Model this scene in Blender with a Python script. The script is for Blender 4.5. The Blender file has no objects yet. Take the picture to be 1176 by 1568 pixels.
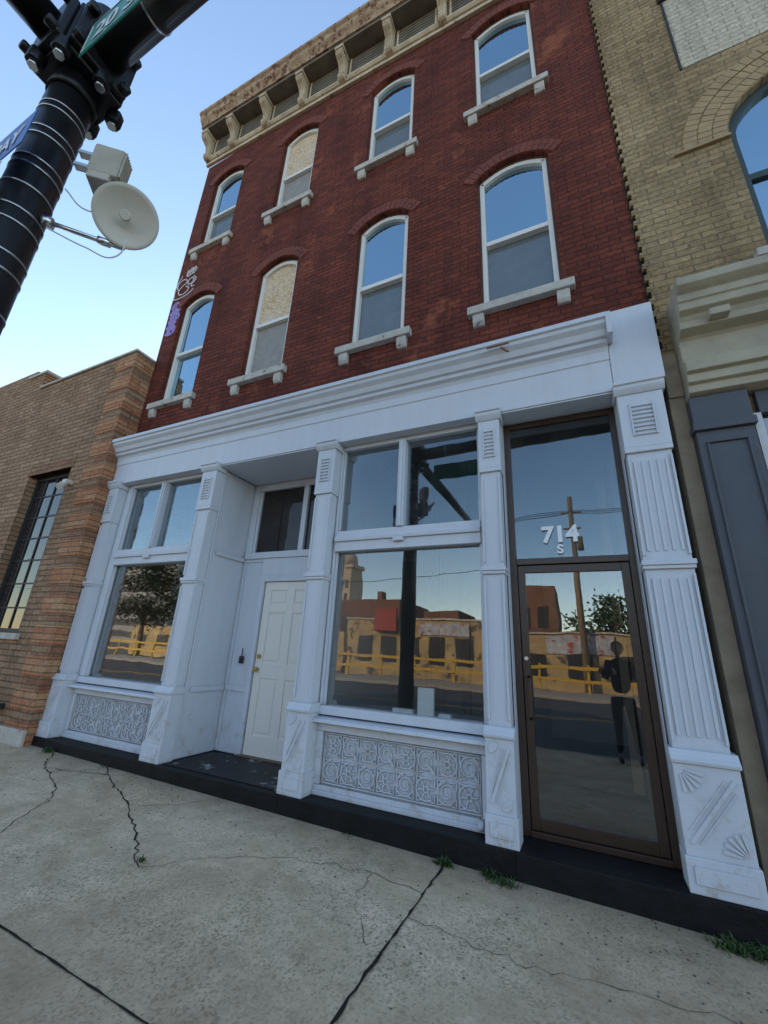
import bpy, bmesh, math, random
from mathutils import Vector, Matrix
random.seed(7)
sc=bpy.context.scene
COL=sc.collection
# ------------------------------------------------------------ helpers
def root(name):
    e=bpy.data.objects.new(name,None); COL.objects.link(e); e.empty_display_size=.2; return e
class M:
    def __init__(s,name,parent,mat,bev=0):
        s.bm=bmesh.new(); s.name=name; s.parent=parent; s.mat=mat; s.bev=bev
    def box(s,x0,x1,y0,y1,z0,z1):
        v=[s.bm.verts.new((x,y,z)) for z in(z0,z1) for y in(y0,y1) for x in(x0,x1)]
        for f in((0,2,3,1),(4,5,7,6),(0,1,5,4),(2,6,7,3),(0,4,6,2),(1,3,7,5)): s.bm.faces.new([v[i] for i in f])
        return s
    def prism(s,pts,ax,a0,a1):
        def mk(p,a):
            if ax=='y': return (p[0],a,p[1])
            if ax=='x': return (a,p[0],p[1])
            return (p[0],p[1],a)
        A=[s.bm.verts.new(mk(p,a0)) for p in pts];B=[s.bm.verts.new(mk(p,a1)) for p in pts]
        s.bm.faces.new(A); s.bm.faces.new(B[::-1]); n=len(pts)
        for i in range(n): s.bm.faces.new([A[i],A[(i+1)%n],B[(i+1)%n],B[i]])
        return s
    def bar(s,x0,z0,x1,z1,w,ya,yb,w2=None):
        dx,dz=x1-x0,z1-z0; l=math.hypot(dx,dz); nx,nz=-dz/l,dx/l; w2=w if w2 is None else w2
        return s.prism([(x0+nx*w/2,z0+nz*w/2),(x1+nx*w2/2,z1+nz*w2/2),(x1-nx*w2/2,z1-nz*w2/2),(x0-nx*w/2,z0-nz*w/2)],'y',ya,yb)
    def cyl(s,p0,p1,r0,r1=None,n=24,cap=True):
        r1=r0 if r1 is None else r1
        p0=Vector(p0);p1=Vector(p1);d=(p1-p0).normalized(); q=d.to_track_quat('Z','Y')
        A=[];B=[]
        for i in range(n):
            a=2*math.pi*i/n; o=q@Vector((math.cos(a),math.sin(a),0))
            A.append(s.bm.verts.new(p0+o*r0)); B.append(s.bm.verts.new(p1+o*r1))
        for i in range(n):
            f=s.bm.faces.new([A[i],A[(i+1)%n],B[(i+1)%n],B[i]]); f.smooth=True
        if cap: s.bm.faces.new(A[::-1]); s.bm.faces.new(B)
        return s
    def quad(s,*p):
        s.bm.faces.new([s.bm.verts.new(q) for q in p]); return s
    def done(s,recalc=True,fn=None):
        if recalc: bmesh.ops.recalc_face_normals(s.bm,faces=s.bm.faces[:])
        if fn:
            for v in s.bm.verts: fn(v)
        me=bpy.data.meshes.new(s.name); s.bm.to_mesh(me); s.bm.free()
        ob=bpy.data.objects.new(s.name,me); COL.objects.link(ob); me.materials.append(s.mat)
        if s.parent: ob.parent=s.parent
        if s.bev:
            b=ob.modifiers.new("bev",'BEVEL'); b.width=s.bev; b.segments=2; b.limit_method='ANGLE'; b.angle_limit=.6
        return ob
# ------------------------------------------------------------ materials
class N:
    def __init__(s,name):
        s.m=bpy.data.materials.new(name); s.m.use_nodes=True; s.t=s.m.node_tree; s.t.nodes.clear()
        s.out=s.t.nodes.new("ShaderNodeOutputMaterial")
    def n(s,typ,ins=None,**kw):
        a=s.t.nodes.new("ShaderNode"+typ)
        for k,v in kw.items(): setattr(a,k,v)
        for k,v in (ins or {}).items():
            if isinstance(v,bpy.types.NodeSocket): s.t.links.new(v,a.inputs[k])
            else: a.inputs[k].default_value=v
        return a
    def obj(s): return s.n("TexCoord").outputs["Object"]
    def noise(s,scale,detail=4,rough=.55,vec=None):
        return s.n("TexNoise",{"Vector":vec or s.obj(),"Scale":scale,"Detail":detail,"Roughness":rough}).outputs["Fac"]
    def ramp(s,fac,stops):
        r=s.n("ValToRGB",{"Fac":fac}); e=r.color_ramp.elements
        while len(e)<len(stops): e.new(.5)
        for i,(p,c) in enumerate(stops):
            e[i].position=p; e[i].color=c if len(c)==4 else (*c,1)
        return r.outputs["Color"]
    def mix(s,f,a,b,mode='MIX'):
        x=s.n("MixRGB",blend_type=mode)
        for k,v in (("Fac",f),("Color1",a),("Color2",b)):
            if isinstance(v,bpy.types.NodeSocket): s.t.links.new(v,x.inputs[k])
            else: x.inputs[k].default_value=v if k=="Fac" else (*v,1)
        return x.outputs[0]
    def math(s,op,a,b=0):
        x=s.n("Math",operation=op)
        for i,v in enumerate((a,b)):
            if isinstance(v,bpy.types.NodeSocket): s.t.links.new(v,x.inputs[i])
            else: x.inputs[i].default_value=v
        return x.outputs[0]
    def bsdf(s,col,rough=.6,bump=None,bs=.3,bd=.01,metal=0,spec=.5):
        b=s.n("BsdfPrincipled")
        for k,v in (("Base Color",col),("Roughness",rough),("Metallic",metal),("Specular IOR Level",spec)):
            if isinstance(v,bpy.types.NodeSocket): s.t.links.new(v,b.inputs[k])
            else: b.inputs[k].default_value=(*v,1) if k=="Base Color" else v
        if bump is not None:
            u=s.n("Bump",{"Height":bump,"Strength":bs,"Distance":bd}); s.t.links.new(u.outputs[0],b.inputs["Normal"])
        s.t.links.new(b.outputs[0],s.out.inputs[0]); return s.m
def wallvec(k):
    sp=k.n("SeparateXYZ",{0:k.obj()}); a=k.math('ADD',sp.outputs[0],sp.outputs[1])
    return k.n("CombineXYZ",{0:a,1:sp.outputs[2]}).outputs[0],sp
def brickmat(name,c1,c2,mort,bw=.19,bh=.064,ms=.006,stain=(.5,.5,.5),stf=.35,bump=.5,tint=None,tscale=1.2,thr=.58,wob=1.):
    k=N(name); vec,sp=wallvec(k)
    nz=k.n("TexNoise",{"Vector":k.obj(),"Scale":9.,"Detail":3}).outputs["Color"]
    off=k.n("VectorMath",{0:nz,1:(.012*wob,.010*wob,0)},operation='MULTIPLY').outputs[0]
    vec=k.n("VectorMath",{0:vec,1:off},operation='ADD').outputs[0]
    b=k.n("TexBrick",{"Vector":vec,"Color1":(*c1,1),"Color2":(*c2,1),"Mortar":(*mort,1),"Scale":1.,"Mortar Size":ms,"Mortar Smooth":.35,"Bias":0.,"Brick Width":bw,"Row Height":bh})
    col=b.outputs["Color"]
    n1=k.noise(.9,6,.65); n2=k.noise(28,5,.7)
    f1=k.ramp(n1,[(.38,(0,0,0)),(.68,(1,1,1))])
    col=k.mix(k.math('MULTIPLY',f1,stf),col,stain,'MULTIPLY')
    f2=k.ramp(n2,[(.3,(.62,.62,.62)),(.75,(1.3,1.3,1.3))])
    col=k.mix(1.,col,f2,'MULTIPLY')
    sv=k.n("Mapping",{"Vector":k.obj(),"Scale":(1,1,.12)}).outputs[0]
    f5=k.ramp(k.noise(2.6,6,.7,sv),[(.48,(1,1,1)),(.75,(.6,.6,.62))]); col=k.mix(1.,col,f5,'MULTIPLY')
    if tint:
        n4=k.noise(tscale,7,.7); f4=k.ramp(n4,[(thr,(0,0,0)),(thr+.06,(1,1,1))])
        col=k.mix(k.math('MULTIPLY',f4,.6),col,tint)
        f6=k.ramp(k.noise(19,6,.8),[(.66,(0,0,0)),(.70,(1,1,1))]); col=k.mix(k.math('MULTIPLY',f6,.5),col,tuple(min(1,x*1.7+.03) for x in c1))
    h=k.math('ADD',k.math('MULTIPLY',b.outputs["Fac"],-1.),k.math('MULTIPLY',n2,.6))
    return k.bsdf(col,.85,h,bump,.014,spec=.2)
def paint(name,c,c2=None,scale=3,rough=.5,amt=.5,spots=None,bs=.15,spec=.4,streak=False,spth=.66,spscale=9):
    k=N(name); c2=c2 or tuple(x*.75 for x in c)
    vec=k.obj()
    if streak:
        vec=k.n("Mapping",{"Vector":vec,"Scale":(1,1,.18)}).outputs[0]
    f=k.ramp(k.noise(scale,7,.65,vec),[(.35,(0,0,0)),(.75,(1,1,1))])
    col=k.mix(k.math('MULTIPLY',f,amt),c,c2)
    fine=k.noise(60,3)
    if spots:
        f3=k.ramp(k.noise(spscale,8,.75),[(spth,(0,0,0)),(spth+.03,(1,1,1))])
        col=k.mix(f3,col,spots)
    h=k.math('ADD',k.noise(14,5),k.math('MULTIPLY',fine,.3))
    return k.bsdf(col,rough,h,bs,.01,spec=spec)
def whitepaint():
    k=N("pale_painted_wood"); c=(.64,.665,.72)
    sv=k.n("Mapping",{"Vector":k.obj(),"Scale":(1.5,1.5,.15)}).outputs[0]
    f=k.ramp(k.noise(5,7,.65,sv),[(.42,(0,0,0)),(.8,(1,1,1))]); col=k.mix(k.math('MULTIPLY',f,.40),c,(.49,.50,.52))
    f=k.ramp(k.noise(1.5,4),[(.4,(0,0,0)),(.7,(1,1,1))]); col=k.mix(k.math('MULTIPLY',f,.3),col,(.55,.58,.64))
    z=k.n("SeparateXYZ",{0:k.obj()}).outputs[2]
    low=k.ramp(k.n("MapRange",{"Value":z,"From Min":-1.15,"From Max":-.35}).outputs[0],[(0,(1,1,1)),(1,(0,0,0))])
    sp=k.ramp(k.noise(7,9,.78),[(.53,(0,0,0)),(.62,(1,1,1))])
    col=k.mix(k.math('MULTIPLY',k.math('MULTIPLY',sp,low),.6),col,(.40,.33,.24))
    chips=k.ramp(k.noise(17,8,.8),[(.69,(0,0,0)),(.71,(1,1,1))]); col=k.mix(k.math('MULTIPLY',chips,.8),col,(.32,.28,.24))
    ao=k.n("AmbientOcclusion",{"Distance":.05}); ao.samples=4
    d=k.ramp(ao.outputs["AO"],[(.3,(.60,.57,.53)),(.8,(1,1,1))]); col=k.mix(.8,col,d,'MULTIPLY')  # occlusion shade in creases and recesses, multiplied into the paint colour
    h=k.math('ADD',k.noise(14,5),k.math('MULTIPLY',k.noise(70,3),.4))
    return k.bsdf(col,.42,h,.25,.01,spec=.4)
def glassmat(name,fac,tint=(1,1,1),under=None,rough=0.0,dirt=0.03,wav=.0012,lwf=.4):
    k=N(name)
    nn=k.noise(1.7,2)
    u=k.n("Bump",{"Height":nn,"Strength":1.,"Distance":wav}).outputs[0]
    g=k.n("BsdfGlossy",{"Color":(*tint,1),"Roughness":rough,"Normal":u})
    lw=k.n("LayerWeight",{"Blend":.35}).outputs["Fresnel"]
    f=k.math('ADD',k.math('MULTIPLY',lw,lwf),fac)
    if under: b=k.n("BsdfDiffuse",{"Color":(*under,1)})
    else: b=k.n("BsdfTransparent",{"Color":(.90,.92,.92,1)})
    d=k.n("BsdfDiffuse",{"Color":(.6,.6,.58,1)})
    df=k.math('MULTIPLY',k.ramp(k.noise(5,8,.7),[(.45,(.3,.3,.3)),(.75,(1,1,1))]),dirt)
    m1=k.n("MixShader",{0:df,1:b.outputs[0],2:d.outputs[0]})
    m2=k.n("MixShader",{0:f,1:m1.outputs[0],2:g.outputs[0]})
    k.t.links.new(m2.outputs[0],k.out.inputs[0]); return k.m

RED=brickmat("red_painted_brick",(.235,.060,.036),(.150,.039,.027),(.090,.033,.023),stain=(.56,.50,.50),stf=.8,bump=.8,tint=(.34,.105,.050),thr=.58,ms=.006)
REDARCH=paint("red_arch_brick",(.21,.054,.034),(.11,.032,.024),6,.8,.8,bs=.5)
TAN=brickmat("tan_brick",(.49,.30,.18),(.35,.205,.115),(.20,.15,.10),bw=.3,bh=.075,ms=.009,stain=(.7,.62,.58),stf=.6,bump=1.)
QUA=brickmat("orange_quoin_brick",(.56,.32,.17),(.50,.20,.10),(.24,.17,.11),bw=.42,bh=.075,ms=.007,stain=(.75,.65,.6),stf=.5,bump=.9)
QUB=brickmat("brown_quoin_brick",(.40,.27,.16),(.34,.15,.09),(.2,.14,.1),bw=.42,bh=.075,ms=.007,stain=(.6,.5,.45),stf=.5,bump=.9)
YEL=brickmat("yellow_brick",(.50,.355,.19),(.36,.25,.135),(.27,.21,.13),bw=.2,bh=.065,ms=.006,stain=(.60,.55,.48),stf=.75,bump=.85,tint=(.20,.15,.095),thr=.66)
YARCH=paint("yellow_arch_brick",(.44,.31,.165),(.28,.195,.11),8,.85,.8,bs=.5)
WBR=brickmat("white_infill_brick",(.68,.60,.46),(.62,.54,.41),(.42,.36,.28),bw=.2,bh=.065,ms=.006,stf=.2)
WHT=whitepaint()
WHD=paint("white_door_paint",(.84,.80,.72),(.76,.72,.64),2,.45,.4,bs=.08)
CRM=paint("weathered_cream_paint",(.64,.52,.36),(.36,.27,.18),5,.7,.9,spots=(.12,.07,.042),bs=.4,streak=True,spth=.6)
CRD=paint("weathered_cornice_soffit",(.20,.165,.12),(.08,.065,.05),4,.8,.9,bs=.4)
RUST=paint("rusty_cornice_crown",(.50,.37,.24),(.28,.15,.08),5,.7,1.,spots=(.16,.065,.03),bs=.4,spth=.52)
STN=paint("limestone_sill",(.58,.53,.46),(.38,.33,.28),9,.85,.9,spots=(.16,.13,.11),bs=.5,spth=.60)
VIN=paint("vinyl_window_frame",(.80,.77,.72),(.66,.63,.58),3,.45,.5,bs=.05)
BRN=paint("brown_brickmould",(.12,.06,.04),None,4,.7)
BLK=paint("black_painted_stone",(.009,.008,.008),(.019,.018,.018),5,.6,.8,bs=.9,spots=(.07,.065,.058),spth=.66,spec=.2)
BRZ=paint("bronze_aluminium",(.06,.033,.022),(.038,.022,.016),3,.35,.6,spec=.5)
GREY=paint("slate_grey_paint",(.085,.09,.105),(.06,.063,.074),3,.5,.6,spots=(.2,.2,.2),spth=.78)
SGRN=paint("putty_cornice_paint",(.45,.40,.29),(.28,.24,.18),4,.6,.8,spots=(.2,.17,.12),bs=.3,spth=.7)
BEI=paint("beige_stucco",(.33,.26,.18),(.18,.14,.10),6,.9,.9,bs=.6)
STEEL=paint("dark_steel",(.03,.028,.028),None,4,.5)
SILV=paint("silver_aluminium",(.6,.6,.6),None,4,.35)
POLE=paint("black_pole_paint",(.009,.009,.010),(.015,.015,.016),8,.38,.6,spec=.35,bs=.1)
BAND=N("stainless_band").bsdf((.62,.62,.62),.3,metal=1.)
PLAS=paint("offwhite_plastic",(.62,.58,.50),(.52,.48,.42),6,.45,.5)
BOXP=paint("weathered_box_plastic",(.50,.45,.36),(.34,.31,.26),9,.5,.8)
GRN=paint("green_sign",(.0,.24,.16),None,3,.35,.3)
BLU=paint("blue_sign",(.02,.10,.36),None,3,.35,.3)
WSG=paint("white_sign",(.72,.72,.72),None,3,.35,.3)
DARK=paint("interior_dark",(.06,.055,.05),None,3,.9)
INTW=paint("interior_wall",(.46,.43,.40),(.34,.32,.30),2,.9)
INTT=paint("interior_tan_trim",(.50,.36,.25),None,2,.8)
ROOF=paint("roof_tar",(.06,.06,.06),None,3,.9)
GL=glassmat("shop_glass",.10,dirt=.015,lwf=.35)
GLT=glassmat("dirty_transom_glass",.08,(.8,.92,1),dirt=.05,lwf=.3)
GU=glassmat("upper_window_glass",.58,(.62,.86,1),(.02,.03,.04),dirt=.04,wav=.004,lwf=.3)
GS=glassmat("screened_window_glass",.10,(.85,.95,1),(.11,.125,.13),dirt=.12,wav=.004,lwf=.3)
def osb():
    k=N("osb_board"); v=k.n("TexVoronoi",{"Vector":k.n("Mapping",{"Vector":k.obj(),"Scale":(1,1,1.7),"Rotation":(0,.5,0)}).outputs[0],"Scale":28}).outputs["Color"]
    g=k.n("RGBToBW",{0:v}).outputs[0]
    c=k.ramp(g,[(.1,(.46,.30,.16)),(.5,(.64,.46,.28)),(.9,(.74,.60,.41))]); c=k.mix(k.ramp(k.noise(3),[(.4,(0,0,0)),(.7,(.4,.4,.4))]),c,(.66,.60,.52))
    return k.bsdf(c,.8,g,.2)
OSB=osb()
FILM=paint("dusty_screen",(.33,.31,.28),(.22,.205,.18),9,.6,.9,bs=.5,spots=(.42,.40,.37),spth=.6,spscale=22)
def conc():
    k=N("sidewalk_concrete")
    big=k.ramp(k.noise(.8,6,.65),[(.3,(.58,.425,.275)),(.5,(.70,.535,.365)),(.72,(.80,.64,.465))])
    med=k.ramp(k.noise(5,7,.7),[(.35,(.80,.79,.76)),(.65,(1.08,1.08,1.08))])
    c=k.mix(1.,big,med,'MULTIPLY')
    v=k.n("TexVoronoi",{"Vector":k.obj(),"Scale":95.}); bw=k.n("RGBToBW",{0:v.outputs["Color"]}).outputs[0]
    sp=k.ramp(bw,[(.15,(.58,.56,.53)),(.42,(1,1,1)),(.85,(1.2,1.19,1.17))])
    wear=k.ramp(k.noise(1.6,5,.6),[(.4,(.35,.35,.35)),(.65,(1,1,1))])
    c=k.mix(wear,c,k.mix(1.,c,sp,'MULTIPLY'))
    st=k.ramp(k.noise(2.3,8,.75),[(.51,(0,0,0)),(.66,(1,1,1))])
    c=k.mix(k.math('MULTIPLY',st,.5),c,(.42,.30,.185))
    lt=k.ramp(k.noise(4.1,8,.8),[(.60,(0,0,0)),(.68,(1,1,1))]); c=k.mix(k.math('MULTIPLY',lt,.35),c,(.80,.70,.56))
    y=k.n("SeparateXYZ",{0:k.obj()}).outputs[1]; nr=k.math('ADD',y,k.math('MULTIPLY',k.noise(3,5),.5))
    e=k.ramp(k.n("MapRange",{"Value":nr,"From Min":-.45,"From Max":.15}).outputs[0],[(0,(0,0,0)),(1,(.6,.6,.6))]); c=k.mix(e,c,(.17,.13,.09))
    f2=k.ramp(k.noise(26,4,.8),[(.64,(0,0,0)),(.70,(1,1,1))]); c=k.mix(k.math('MULTIPLY',f2,.5),c,(.26,.20,.14))
    h=k.math('ADD',k.math('MULTIPLY',bw,.35),k.math('ADD',k.noise(40,6,.7),k.noise(6,4)))
    return k.bsdf(c,.88,h,.6,.006,spec=.12)
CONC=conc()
CRK=paint("crack_soil",(.045,.038,.03),(.02,.018,.015),30,.95,.9,spec=.1)
ASPH=paint("asphalt",(.05,.05,.05),(.08,.078,.075),20,.9,.6,bs=.5)
GRD=paint("ground_soil",(.12,.11,.09),None,4,.95)
LEAF=paint("leaf_green",(.06,.10,.025),(.03,.06,.015),3,.7,.9)
LEAFD=paint("leaf_dark",(.035,.065,.02),None,3,.7)
BARK=paint("bark",(.12,.09,.06),None,12,.9,bs=.6)
WOODP=paint("utility_pole_wood",(.26,.18,.11),None,12,.9,bs=.6)
WHITEP=paint("white_vinyl",(.88,.88,.88),None,3,.5,.1)
YPAINT=paint("yellow_paint",(.60,.36,.04),None,3,.6,.4)

# ------------------------------------------------------------ ground
def gz(x): return -1.24-.0100*(min(max(x,-6),1.2)+6)
g=M("ground",None,GRD); g.quad((-300,-300,-1.5),(300,-300,-1.5),(300,300,-1.5),(-300,300,-1.5)); g.done()
g=M("road",None,ASPH); g.quad((-200,-15,-1.44),(200,-15,-1.44),(200,-3.9,-1.44),(-200,-3.9,-1.44)); g.done()
g=M("road_marking",None,YPAINT)
for yy in(-9.5,-9.25): g.quad((-200,yy,-1.436),(200,yy,-1.436),(200,yy+.1,-1.436),(-200,yy+.1,-1.436))
g.done()
sw=M("sidewalk",None,CONC)
xs=[-60,-6,1.2,60]
pr=[(x,gz(x)) for x in xs]+[(60,-1.6),(-60,-1.6)]
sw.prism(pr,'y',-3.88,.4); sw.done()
far=M("sidewalk",None,paint("far_sidewalk_concrete",(.36,.32,.27),None,3,.9)); far.box(-100,100,-18.5,-15,-1.6,-1.31); far.done()
kb=M("kerb",None,paint("kerb_stone",(.3,.28,.25),None,5,.9)); kb.box(-60,60,-4.0,-3.883,-1.6,-1.30); kb.done()
ck=M("sidewalk_joint",None,CRK)
def crack(pts,w,jit=.02,seg=.05):
    P=[]
    for (a,b),(c,d) in zip(pts,pts[1:]):
        n=max(1,int(math.hypot(c-a,d-b)/seg))
        for i in range(n): P.append((a+(c-a)*i/n+random.gauss(0,jit),b+(d-b)*i/n+random.gauss(0,jit)))
    P.append(pts[-1]); vs=[]
    for i,(x,y) in enumerate(P):
        x2,y2=P[min(i+1,len(P)-1)]; x1,y1=P[max(i-1,0)]; l=math.hypot(x2-x1,y2-y1) or 1
        ww=w*random.uniform(.35,1.2)/2; nx,ny=-(y2-y1)/l*ww,(x2-x1)/l*ww
        vs.append((ck.bm.verts.new((x+nx,y+ny,gz(x)+.004)),ck.bm.verts.new((x-nx,y-ny,gz(x)+.004))))
    for a,b in zip(vs,vs[1:]): ck.bm.faces.new([a[0],a[1],b[1],b[0]])
crack([(-.95,-.2),(-.96,-1.96)],.016,.003)
crack([(-.96,-1.96),(-.97,-3.8)],.012,.003)
crack([(-7,-1.95),(-2.5,-1.955),(1.8,-1.99)],.012,.002)
crack([(-4.55,-.2),(-4.22,-.4),(-3.4,-.75),(-2.76,-1.13),(-2.5,-1.3)],.012,.012)
crack([(-5.4,-.25),(-5.2,-.42),(-4.91,-.59),(-4.3,-.8),(-4.04,-.97)],.011,.014)
crack([(-4.91,-.59),(-4.6,-.5),(-4.25,-.38)],.009,.014)
crack([(-2.5,-1.3),(-2.2,-.98),(-1.89,-.76),(-1.33,-.62),(-.95,-.66)],.005,.014)
crack([(-1.3,-.62),(-1.25,-.9),(-1.05,-1.2)],.0035,.012)
crack([(-.95,-.9),(-.4,-.95),(.3,-.85),(1.1,-.7)],.004,.012)
crack([(-6.3,-.3),(-8,-.9),(-9,-1.95)],.012,.02)
crack([(-4.04,-.97),(-3.7,-1.4),(-3.3,-1.95)],.006,.014)
crack([(-3.4,-.75),(-3.1,-.5),(-2.95,-.22)],.005,.014)
ck.done(recalc=False)
gr=M("sidewalk_grit",None,paint("grit",(.16,.14,.11),(.05,.045,.04),20,.9,.9))
for i in range(420):
    x=random.uniform(-5.5,1.2); y=-.22-abs(random.gauss(0,.55)); r=random.uniform(.003,.008); n=5; a0=random.uniform(0,6); z=gz(x)
    V=[gr.bm.verts.new((x+r*random.uniform(.7,1.3)*math.cos(a0+k*2*math.pi/n),y+r*random.uniform(.7,1.3)*math.sin(a0+k*2*math.pi/n),z+.001)) for k in range(n)]
    t=gr.bm.verts.new((x,y,z+r*.8))
    for k in range(n): gr.bm.faces.new([V[k],V[(k+1)%n],t])
gr.done(recalc=False)
def tuft(cx,cy,n,sp,h,zz=None):
    for i in range(n):
        x=cx+random.gauss(0,sp); y=cy+random.gauss(0,sp*.45); z=gz(x) if zz is None else zz; a=random.uniform(0,6.28); hh=h*random.uniform(.3,1.1); w=.0032
        dx,dy=math.cos(a),math.sin(a); l=hh*random.uniform(.5,1.6)
        p0=Vector((x,y,z)); p1=p0+Vector((dx*l*.4,dy*l*.4,hh*.6)); p2=p0+Vector((dx*l,dy*l,hh*random.uniform(.35,1)))
        q=Vector((-dy,dx,0))*w
        wd.bm.faces.new([wd.bm.verts.new(v) for v in(p0-q,p0+q,p1+q*1.3,p1-q*1.3)]); wd.bm.faces.new([wd.bm.verts.new(v) for v in(p1-q*1.3,p1+q*1.3,p2)])
wd=M("weeds",None,LEAF)
for a in [(-.95,-.27,130,.03,.045),(-.58,-.29,90,.05,.04),(-.66,-.25,60,.03,.05),(.56,-.30,180,.05,.055),(.70,-.27,160,.05,.05),(-5.5,-.27,70,.04,.06),(-2.55,-1.25,30,.015,.035),(-4.5,-.23,30,.06,.03),(-1.7,-.22,12,.04,.02),(.2,-.23,12,.05,.02)]: tuft(*a)
tuft(-5.75,-.1,60,.05,.10,2.77)
wd.done(recalc=False)

# ------------------------------------------------------------ main building
B=root("brick_storefront_building")
W=[(-5.62,-4.88),(-3.96,-3.24),(-2.25,-1.52),(-.65,.136)]
XL,XR=-5.95,.765
ROWS=[(3.36,5.345,.15),(6.56,8.37,.15)]
TOP=9.0
def arc(xl,xr,zs,rise,n=12):
    xc,hw=(xl+xr)/2,(xr-xl)/2
    return [(xl+(xr-xl)*i/n,zs+rise*(1-((xl+(xr-xl)*i/n-xc)/hw)**2)) for i in range(n+1)]
w=M("brick_wall",B,RED)
edges=[XL]+[e for a in W for e in a]+[XR]
for i in range(0,len(edges),2): w.box(edges[i],edges[i+1],0,.25,2.5,TOP)
for a,b in W:
    w.box(a,b,0,.25,2.5,ROWS[0][0])
    w.prism(arc(a,b,ROWS[0][1],ROWS[0][2])+[(b,ROWS[1][0]),(a,ROWS[1][0])],'y',0,.25)
    w.prism(arc(a,b,ROWS[1][1],ROWS[1][2])+[(b,TOP),(a,TOP)],'y',0,.25)
w.box(XL,XL+.25,.25,14,-1.6,TOP); w.box(XR-.25,XR,.25,14,-1.6,TOP); w.box(XL+.25,XR-.25,13.75,14,-1.6,TOP)
w.done()
M("roof",B,ROOF).box(XL+.25,XR-.25,.25,13.75,8.9,8.99).done()
ar=M("brick_arches",B,REDARCH,.003)
for a,b in W:
    for (s,t,r) in ROWS:
        xc=(a+b)/2; hw=(b-a)/2; R=(hw*hw+r*r)/(2*r); zc=t+r-R; th=math.asin(min(1,(hw+.05)/R)); n=15
        P=lambda r_,q:(xc+r_*math.sin(q),zc+r_*math.cos(q))
        m_=24; ar.prism([P(R+.002,-th+2*th*i/m_) for i in range(m_+1)]+[P(R+.155,th-2*th*i/m_) for i in range(m_+1)],'y',-.008,.01)
        for ring,(r0,r1,pr_) in enumerate([(R+.004,R+.078,-.018),(R+.084,R+.155,-.014)]):
            for i in range(n):
                a0=-th+2*th*(i+.05)/n; a1=-th+2*th*(i+.95)/n
                ar.prism([P(r0,a0),P(r0,a1),P(r1,a1),P(r1,a0)],'y',pr_+random.uniform(-.002,.002),-.004)
ar.done()
sl=M("window_sills",B,STN,.008)
for a,b in W:
    for (s,t,r) in ROWS:
        zt=s+.05
        sl.box(a-.13,b+.10,-.075,.05,zt-.095,zt)
        for xx in(a-.08,b-.065): 
            sl.prism([(-.055,zt-.098),(.02,zt-.098),(.02,zt-.235),(-.03,zt-.235),(-.05,zt-.2)],'x',xx,xx+.115)
sl.done()
fr=M("window_frames",B,VIN,.003); bm_=M("window_brickmould",B,BRN); gu=M("upper_glass",B,GU); gs=M("screened_glass",B,GS); ob_=M("osb_boards",B,OSB); fl=M("dusty_screens",B,FILM)
for ci,(a,b) in enumerate(W):
    for ri,(s,t,r) in enumerate(ROWS):
        s2=s+.02; mid=s+(t-s)*.50; r2=r*.86
        e=.022
        bm_.box(a,a+e,.055,.16,s2,t); bm_.box(b-e,b,.055,.16,s2,t)
        o1=arc(a,b,t,r); i1=arc(a+e,b-e,t-.005,r2)
        bm_.prism(o1+i1[::-1],'y',.055,.16)
        a1,b1=a+e,b-e; f=.048
        fr.box(a1,a1+f,.06,.15,s2,t-.005); fr.box(b1-f,b1,.06,.15,s2,t-.005)
        o2=arc(a1,b1,t-.005,r2); i2=arc(a1+f,b1-f,t-.045,r2*.88)
        fr.prism(o2+i2[::-1],'y',.06,.15)
        fr.box(a1+f,b1-f,.065,.15,s2,s2+.06)
        fr.box(a1+f,b1-f,.058,.14,mid-.028,mid+.03)
        a2,b2=a1+f,b1-f
        up=arc(a2,b2,t-.045,r2*.88)
        if ci==1:
            ob_.prism([(a2,mid+.03)]+up+[(b2,mid+.03)],'y',.10,.12)
            fl.box(a2,b2,.11,.13,s2+.06,mid-.028)
        else:
            gu.prism([(a2,mid+.03)]+up+[(b2,mid+.03)],'y',.10,.11)
            (gu if (ci==0 and ri==0) else gs).box(a2,b2,.12,.13,s2+.06,mid-.028)
for q in(fr,bm_,gu,gs,ob_,fl): q.done()
def sag(v): v.co.z+=-.035*(v.co.x+2.5)
cr=M("cornice_crown",B,RUST,.004)
cr.prism([(0,9.99),(-.42,9.97),(-.42,9.90),(-.385,9.87),(-.37,9.79),(-.33,9.74),(-.31,9.70),(-.31,9.655),(0,9.655)],'x',-6.03,.80); cr.done(fn=sag)
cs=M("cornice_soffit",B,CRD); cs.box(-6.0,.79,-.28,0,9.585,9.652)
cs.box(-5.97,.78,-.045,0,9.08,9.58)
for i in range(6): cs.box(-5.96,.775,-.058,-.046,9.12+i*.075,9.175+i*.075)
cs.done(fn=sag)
cm=M("cornice_mouldings",B,CRM,.004)
cm.prism([(0,8.98),(-.07,8.98),(-.10,9.02),(-.10,9.05),(-.06,9.08),(0,9.08)],'x',-6.0,.79)
cm.box(-5.99,.785,-.05,0,8.90,8.98)
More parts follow.
